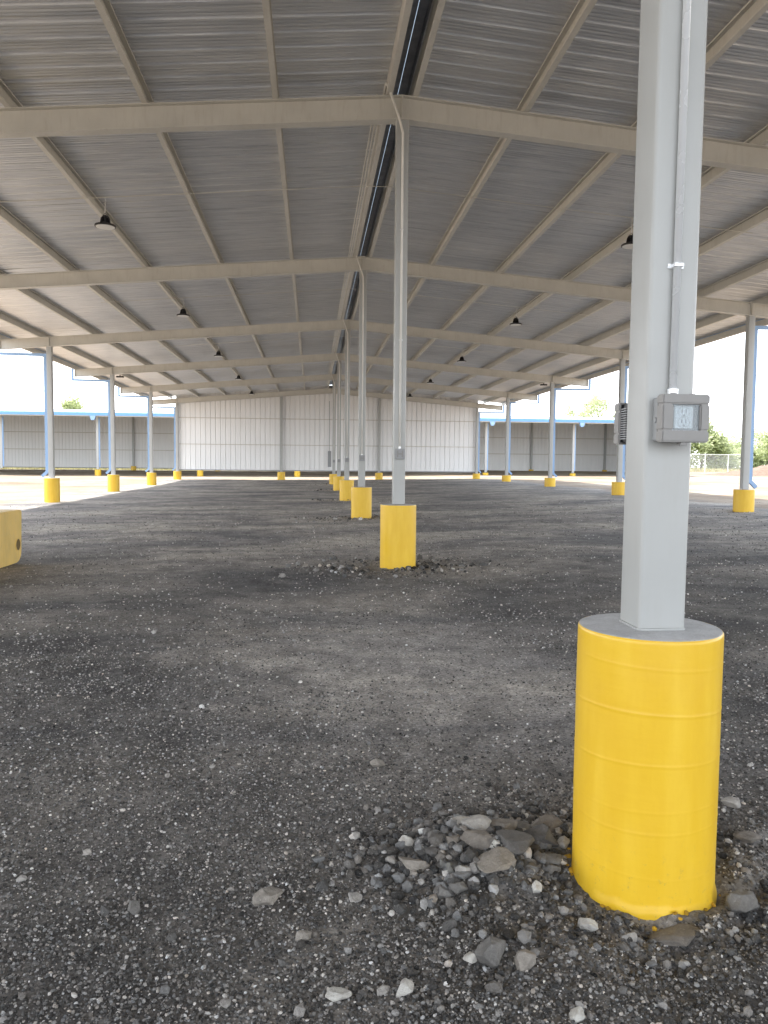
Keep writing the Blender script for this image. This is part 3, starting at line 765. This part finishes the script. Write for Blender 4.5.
spart(ribbed_wall(SX0, SX1, SY1, .82, lambda x: sz(SY1) - .02, .3048), 'back_wall', M['wall'])
vs = []; yy = SY0; pr = []
while yy < SY1: pr += [(yy, 0), (yy + .24, 0), (yy + .262, -.03), (yy + .288, -.03), (yy + .3, 0)]; yy += .3048
pr = [p for p in pr if p[0] < SY1] + [(SY1, 0)]; n = len(pr)
spart(MB().add([(SX1 + b, a, .85) for a, b in pr] + [(SX1 + b, a, sz(a) - .02) for a, b in pr], [(k, k + 1, n + k + 1, n + k) for k in range(n - 1)]), 'side_wall', M['wall'])
for z in (2.5, 4.1): spart(MB().box(SX0, SX1 - .1, SY1 - .1, SY1 - .005, z, z + .07).box(SX1 - .1, SX1 - .035, SY0, SY1 - .1, z, z + .07), 'girt', M['steel'])
spart(MB().box(SX0, SX1 - .1, SY1 - .09, SY1 - .005, .80, .88), 'base_rail', M['boxside'])
def atx(pxx, y, yy=470):                       # world X on the plane Y=y seen at photo column pxx
    t = (pxx - 384) / 769; c, s = math.cos(math.radians(5.35)), math.sin(math.radians(5.35))
    return (t * c * y + s * y) / (c - t * s)
fx0 = atx(98, SY0); fcols = [fx0 + k * 7.62 for k in range(-1, 7) if fx0 + k * 7.62 < SX1 - 1]
fcols = [atx(p_, SY0) for p_ in (2, 98, 200, 297, 392, 485, 572)]
for k, x in enumerate(fcols):
    c = MB().box(x - .09, x + .09, SY0 - .09, SY0 + .09, .84, sz(SY0) - .32).build('column', M['column']); c.parent = shed; c.matrix_parent_inverse = Matrix.Translation((0, -SY0, 0))
    spart(MB().box(x + .10, x + .18, SY0 - .05, SY0 + .05, 1.0, sz(SY0) - .35), 'downspout', M['blue'])
    spart(MB().prism([(ye + .1, sz(ye + .1) - .30), (SY1 - .12, sz(SY1) - .30), (SY1 - .12, sz(SY1) - .01), (ye + .1, sz(ye + .1) - .01)], 'x', x - .08, x + .08), 'rafter', M['steel'])
    spart(MB().add([(x + .0, ye - .12, zE - .50), (x + .22, ye - .12, zE - .50), (x + .22, ye + .1, zE - .50), (x + .0, ye + .1, zE - .50), (x - .1, ye - .13, zE - .17), (x + .34, ye - .13, zE - .17), (x + .34, ye + .15, zE - .17), (x - .1, ye + .15, zE - .17)],
                   [(0, 3, 2, 1), (4, 5, 6, 7), (0, 1, 5, 4), (1, 2, 6, 5), (2, 3, 7, 6), (3, 0, 4, 7)]), 'downspout_head', M['blue'])
rcols = [atx(p_, SY1) for p_ in (134, 218, 530, 603)]
for x in rcols: spart(MB().box(x - .09, x + .09, SY1 - .30, SY1 - .11, .84, sz(SY1) - .1), 'wall_post', M['column'])
for k, x in enumerate(fcols):
    if k in (0, 4): continue
    wd = {1: 'leftmost', 2: 'second from left', 3: 'middle', 5: 'second from right', 6: 'rightmost'}[k]
    place_ped(x, SY0, f'{wd} small yellow pedestal along the open front of the far shed', 'yellow pedestals of the far shed', .80)
for k, x in enumerate(rcols):
    wd = ['left of the canopy, first', 'seen under the end wall', 'right of the canopy, first', 'in its right corner']
    place_ped(x, SY1 - .2, 'yellow pedestal at the back wall of the far shed, ' + wd[k], 'yellow pedestals of the far shed', 1.02)
# low yellow concrete strip glimpsed under the shed's back wall is dry grass in the sun
gv, gf = [], []
for k in range(9000):
    x = random.uniform(-50, 60); y = random.uniform(76, 84) if random.random() < .8 else random.uniform(84, 120); z = gz(x, y); h = random.uniform(.15, .5); a = random.uniform(0, 3.14); w = random.uniform(.05, .14)
    o = len(gv); gv += [(x - w * math.cos(a), y - w * math.sin(a), z - .03), (x + w * math.cos(a), y + w * math.sin(a), z - .03), (x + random.uniform(-.1, .1), y, z + h)]; gf.append((o, o + 1, o + 2))
def leafmat(name, a, b2, transl=.25):
    m, nt, b = newmat(name); oi = nt.nodes.new('ShaderNodeNewGeometry')
    nt.links.new(ramp(nt, oi.outputs['Random Per Island'], [(0, a), (1, b2)]), b.inputs['Base Color']); b.inputs['Roughness'].default_value = .6
    out = [n for n in nt.nodes if n.type == 'OUTPUT_MATERIAL'][0]
    tr = N(nt, 'ShaderNodeBsdfTranslucent'); nt.links.new(ramp(nt, oi.outputs['Random Per Island'], [(0, tuple(1.3 * q for q in a)), (1, tuple(1.4 * q for q in b2))]), tr.inputs[0])
    ms = nt.nodes.new('ShaderNodeMixShader'); ms.inputs[0].default_value = transl
    nt.links.new(b.outputs[0], ms.inputs[1]); nt.links.new(tr.outputs[0], ms.inputs[2]); nt.links.new(ms.outputs[0], out.inputs[0]); return m
M['grass'] = leafmat('dry_grass', (.34, .31, .15), (.46, .42, .22))
M['leaf'] = leafmat('leaf_green', (.27, .31, .15), (.44, .48, .27), .4)
M['leaf_hazed'] = leafmat('leaf_hazed', (.36, .40, .24), (.52, .56, .36), .4)  # leaves paled, distance haze put into the colour
M['bark'] = paint('bark', (.11, .085, .06), .9, .3)
mb = MB(); mb.v = gv; mb.f = gf; gg = mb.build('dry_grass', M['grass']); gg['kind'] = 'stuff'

# ------------------------------------------------------------------ trees
def tree(x, y, h, r, label, leaf, dens=2600, ls=.3, base=.25, seed=0, group='trees beyond the yard'):
    R_ = random.Random(seed); z0 = gz(x, y)
    t = thing('tree', label, 'tree', (x, y, z0), group)
    tr = MB(); tr.tube([(0, 0, -.2), (.1, 0, h * .25), (.05, .1, h * .5), (.1, 0, h * .75)], [h * .032, h * .024, h * .016, h * .006], 8)
    lobes = []
    for k in range(11):
        a = R_.uniform(0, 6.283); zz = R_.uniform(base, .92); rad = r * (1 - abs(zz - .5) * .9) * R_.uniform(.3, .85)
        c = Vector((math.cos(a) * rad, math.sin(a) * rad, zz * h)); lobes.append((c, r * R_.uniform(.28, .48)))
        tr.tube([(0.05, 0, h * min(.6, zz * .55)), (c.x * .5, c.y * .5, c.z * .8), tuple(c)], [h * .012, h * .007, h * .003], 5)
    tr.build('trunk', M['bark'], t, True)
    vs, fs = [], []
    for _ in range(dens):
        c, lr = R_.choice(lobes); d = Vector((R_.gauss(0, 1), R_.gauss(0, 1), R_.gauss(0, .75))).normalized() * lr * (R_.random() ** .45)
        p = c + d * R_.uniform(.85, 1.15); 
        if p.z < .3: continue
        u = Vector((R_.gauss(0, 1), R_.gauss(0, 1), R_.gauss(0, 1))).normalized(); w = u.orthogonal().normalized(); s = ls * R_.uniform(.5, 1.2)
        o = len(vs); vs += [p - u * s, p + w * s * .5, p + u * s, p - w * s * .5]; fs.append((o, o + 1, o + 2, o + 3))
    cr = MB(); cr.v = [tuple(v) for v in vs]; cr.f = fs; cr.build('crown', M[leaf], t); return t
def far(pxx, y): return atx(pxx, y)
tree(far(79, 118), 118, 10.7, 3.1, 'small round tree crown showing above the far shed roof, left side', 'leaf', seed=3, dens=2600)
tree(far(596, 120), 120, 12.0, 4.4, 'pale hazy tree above the shed roof left of the near column', 'leaf_hazed', seed=5, dens=3000)
tree(far(576, 126), 126, 11.2, 3.0, 'lower pale bush top beside the hazy tree over the shed roof', 'leaf_hazed', seed=6, dens=1500)
tree(far(700, 88), 88, 6.0, 4.2, 'round green tree behind the chain link fence right of the outlet box', 'leaf', seed=8, dens=4200, base=.12)
tree(far(722, 92), 92, 4.4, 3.6, 'lower green bush behind the fence, right of the round tree', 'leaf_hazed', seed=9, dens=2600, base=.1)
tree(far(664, 90), 90, 5.4, 3.4, 'green tree behind the fence hidden mostly by the near column', 'leaf', seed=12, dens=3000, base=.1)
tree(far(765, 110), 110, 6.0, 4.2, 'distant tree at the right edge beyond the earth mound', 'leaf_hazed', seed=10, dens=4500, base=.1)
tree(far(742, 118), 118, 5.0, 5, 'distant low tree just right of the last visible column', 'leaf_hazed', seed=14, dens=2600, base=.08)
tree(far(785, 100), 100, 6.4, 4.0, 'distant tree cut off by the right edge of the photo', 'leaf', seed=13, dens=3500, base=.1)

# ------------------------------------------------------------------ chain link fence
fy = 73.0; f0, f1 = 31.5, far(752, fy)
fence = thing('chain_link_fence', 'low silver chain link fence across the yard in front of the green trees', 'fence', (f0, fy, 0))
zf = gz(f0, fy)
for k in range(int((f1 - f0) / 2.4) + 2):
    x = f0 + k * 2.4
    if x > f1 + .5: break
    o = MB().tube([(k * 2.4, 0, zf - .2), (k * 2.4, 0, zf + 1.85)], .035, 8).build('post', M['galv'], fence)
L = (k - 1) * 2.4 if x > f1 + .5 else k * 2.4
MB().tube([(0, -.01, zf + 1.8), (L, -.01, zf + 1.8)], .025, 6).build('top_rail', M['galv'], fence)
cl = D.materials.new('chain_link'); cl.use_nodes = True; nt = cl.node_tree; b = nt.nodes['Principled BSDF']; b.inputs['Base Color'].default_value = (.6, .61, .6, 1); b.inputs['Metallic'].default_value = .3
out = nt.nodes['Material Output']; tc = coords(nt, (1, 1, 1), 'Object'); mp = tc.node; mp.inputs['Rotation'].default_value = (0, math.radians(45), 0); mp.inputs['Scale'].default_value = (1, 1, 1)
sx = nt.nodes.new('ShaderNodeSeparateXYZ'); nt.links.new(tc, sx.inputs[0])
res = []
for ax in (0, 2):
    m1 = N(nt, 'ShaderNodeMath', _operation='MULTIPLY'); nt.links.new(sx.outputs[ax], m1.inputs[0]); m1.inputs[1].default_value = 16
    m2 = N(nt, 'ShaderNodeMath', _operation='FRACT'); nt.links.new(m1.outputs[0], m2.inputs[0])
    m3 = N(nt, 'ShaderNodeMath', _operation='LESS_THAN'); nt.links.new(m2.outputs[0], m3.inputs[0]); m3.inputs[1].default_value = .13; res.append(m3.outputs[0])
mx = N(nt, 'ShaderNodeMath', _operation='MAXIMUM'); nt.links.new(res[0], mx.inputs[0]); nt.links.new(res[1], mx.inputs[1])
tb = nt.nodes.new('ShaderNodeBsdfTransparent'); ms = nt.nodes.new('ShaderNodeMixShader'); nt.links.new(mx.outputs[0], ms.inputs[0]); nt.links.new(tb.outputs[0], ms.inputs[1]); nt.links.new(b.outputs[0], ms.inputs[2]); nt.links.new(ms.outputs[0], out.inputs[0])
MB().add([(0, .03, zf + .02), (L, .03, zf + .02), (L, .03, zf + 1.78), (0, .03, zf + 1.78)], [(0, 1, 2, 3)]).build('mesh_fabric', cl, fence)

# earth mound at the right
mm, nt, b = newmat('red_earth'); v = coords(nt, (1, 1, 1), 'World')
nt.links.new(ramp(nt, noise_tex(nt, v, 1.4, 8, .7), [(.3, (.17, .115, .085)), (.7, (.28, .205, .155))]), b.inputs['Base Color']); b.inputs['Roughness'].default_value = .95; bump(nt, b, noise_tex(nt, v, 3, 8, .7), .8, .2)
mx0, my0 = 43.0, 66.0
xs2 = np.linspace(-9, 9, 70); ys2 = np.linspace(-4, 4, 34); X2, Y2 = np.meshgrid(xs2, ys2)
Zm = 1.25 * np.exp(-((X2 / 5.2) ** 2 + (Y2 / 2.2) ** 2)) * (1 + .35 * fbm(X2, Y2, .7, 4, .6)) - .12 + .08 * fbm(X2, Y2, 2.2, 3)
V2 = np.stack([X2 + mx0, Y2 + my0, Zm + ground_z(X2 + mx0, Y2 + my0)], -1).reshape(-1, 3); i, j = np.meshgrid(np.arange(69), np.arange(33)); a = (j * 70 + i).ravel()
o = np_mesh('earth_mound', V2, np.stack([a, a + 1, a + 71, a + 70], -1), mm); o['kind'] = 'structure'

# ------------------------------------------------------------------ yellow machine counterweight at the left edge
cw = thing('machine_counterweight', 'ochre yellow machine counterweight with one bolt hole, cut by the left edge', 'machinery', (-4.6, 10.2, 0))
hy, hz, hr = 10.87 - 10.2, .262, .078
ca = [(math.cos(math.radians(a)), math.sin(math.radians(a))) for a in range(-90, 1, 15)]
pr = [(-1.6, .012)] + [(.64 + .17 * c, .185 + .17 * q) for c, q in ca] + [(.84, .70), (.82, .73), (-1.6, .73)]
body = MB().prism(pr, 'x', -.7, .60).build('body', M['ochre'], cw, bevel=.012)
auto_smooth(body, 35)
MB().tube([(.6045, hy, hz), (.6015, hy, hz)], hr, 28).build('bolt_hole', M['hole'], body)
mb = MB(); n = 28
vs = [(xq, hy + r * math.cos(6.2832 * k / n), hz + r * math.sin(6.2832 * k / n)) for r, xq in ((hr, .609), (hr + .012, .609), (hr + .012, .6012), (hr, .6012)) for k in range(n)]
mb.add(vs, [(q * n + k, q * n + (k + 1) % n, ((q + 1) % 4) * n + (k + 1) % n, ((q + 1) % 4) * n + k) for q in range(4) for k in range(n)]); mb.build('hole_rim', M['ochre'], body)

# ------------------------------------------------------------------ light, sky, camera
EL, AZ = math.radians(67), math.radians(-78)       # sun high, from the left and a little ahead (azimuth from +Y towards +X)
w = D.worlds.new('World'); scene.world = w; w.use_nodes = True; nt = w.node_tree
bg = nt.nodes['Background']; sky = nt.nodes.new('ShaderNodeTexSky'); sky.sky_type = 'NISHITA'; sky.sun_disc = False
sky.sun_elevation = EL; sky.sun_rotation = AZ; sky.air_density = 1.0; sky.dust_density = 4.5; sky.ozone_density = 1.0
tc = nt.nodes.new('ShaderNodeTexCoord'); sp = nt.nodes.new('ShaderNodeSeparateXYZ'); nt.links.new(tc.outputs['Generated'], sp.inputs[0])
hz_ = ramp(nt, sp.outputs[2], [(0, (.97, .985, 1)), (.22, (.80, .84, .88)), (.5, (.40, .44, .49)), (1, (.22, .25, .30))])
sc_ = nt.nodes.new('ShaderNodeVectorMath'); sc_.operation = 'SCALE'; sc_.inputs[3].default_value = 35.5; nt.links.new(hz_, sc_.inputs[0])
ad_ = nt.nodes.new('ShaderNodeVectorMath'); ad_.operation = 'ADD'; nt.links.new(sc_.outputs[0], ad_.inputs[0]); nt.links.new(sky.outputs[0], ad_.inputs[1])
nt.links.new(ad_.outputs[0], bg.inputs[0]); bg.inputs[1].default_value = .12     # bright summer haze over the Nishita sky
sd = D.lights.new('sun', 'SUN'); sd.energy = 9.0; sd.angle = math.radians(.53); sd.color = (1, .955, .88)
so = D.objects.new('sun', sd); col.objects.link(so)
dirv = Vector((math.sin(AZ) * math.cos(EL), math.cos(AZ) * math.cos(EL), math.sin(EL)))
so.rotation_euler = dirv.to_track_quat('Z', 'Y').to_euler(); so.location = (-20, 10, 40)

cd = D.cameras.new('camera'); cam = D.objects.new('camera', cd); col.objects.link(cam); scene.camera = cam
cd.sensor_fit = 'HORIZONTAL'; cd.sensor_width = 36; cd.lens = 36 * 769 / 768; cd.clip_start = .05; cd.clip_end = 4000
cam.matrix_world = Matrix.Translation((0, 0, H)) @ Matrix.Rotation(math.radians(-5.35), 4, 'Z') @ Matrix.Rotation(math.pi / 2 - math.atan(.062), 4, 'X') @ Matrix.Rotation(.009, 4, 'Z')
scene.view_settings.view_transform = 'Standard'; scene.view_settings.look = 'None'; scene.view_settings.exposure = 0; scene.view_settings.gamma = 1
scene.cycles.use_adaptive_sampling = True; scene.cycles.adaptive_threshold = .03; scene.cycles.max_bounces = 10; scene.cycles.diffuse_bounces = 5; scene.cycles.glossy_bounces = 4; scene.cycles.sample_clamp_indirect = 6
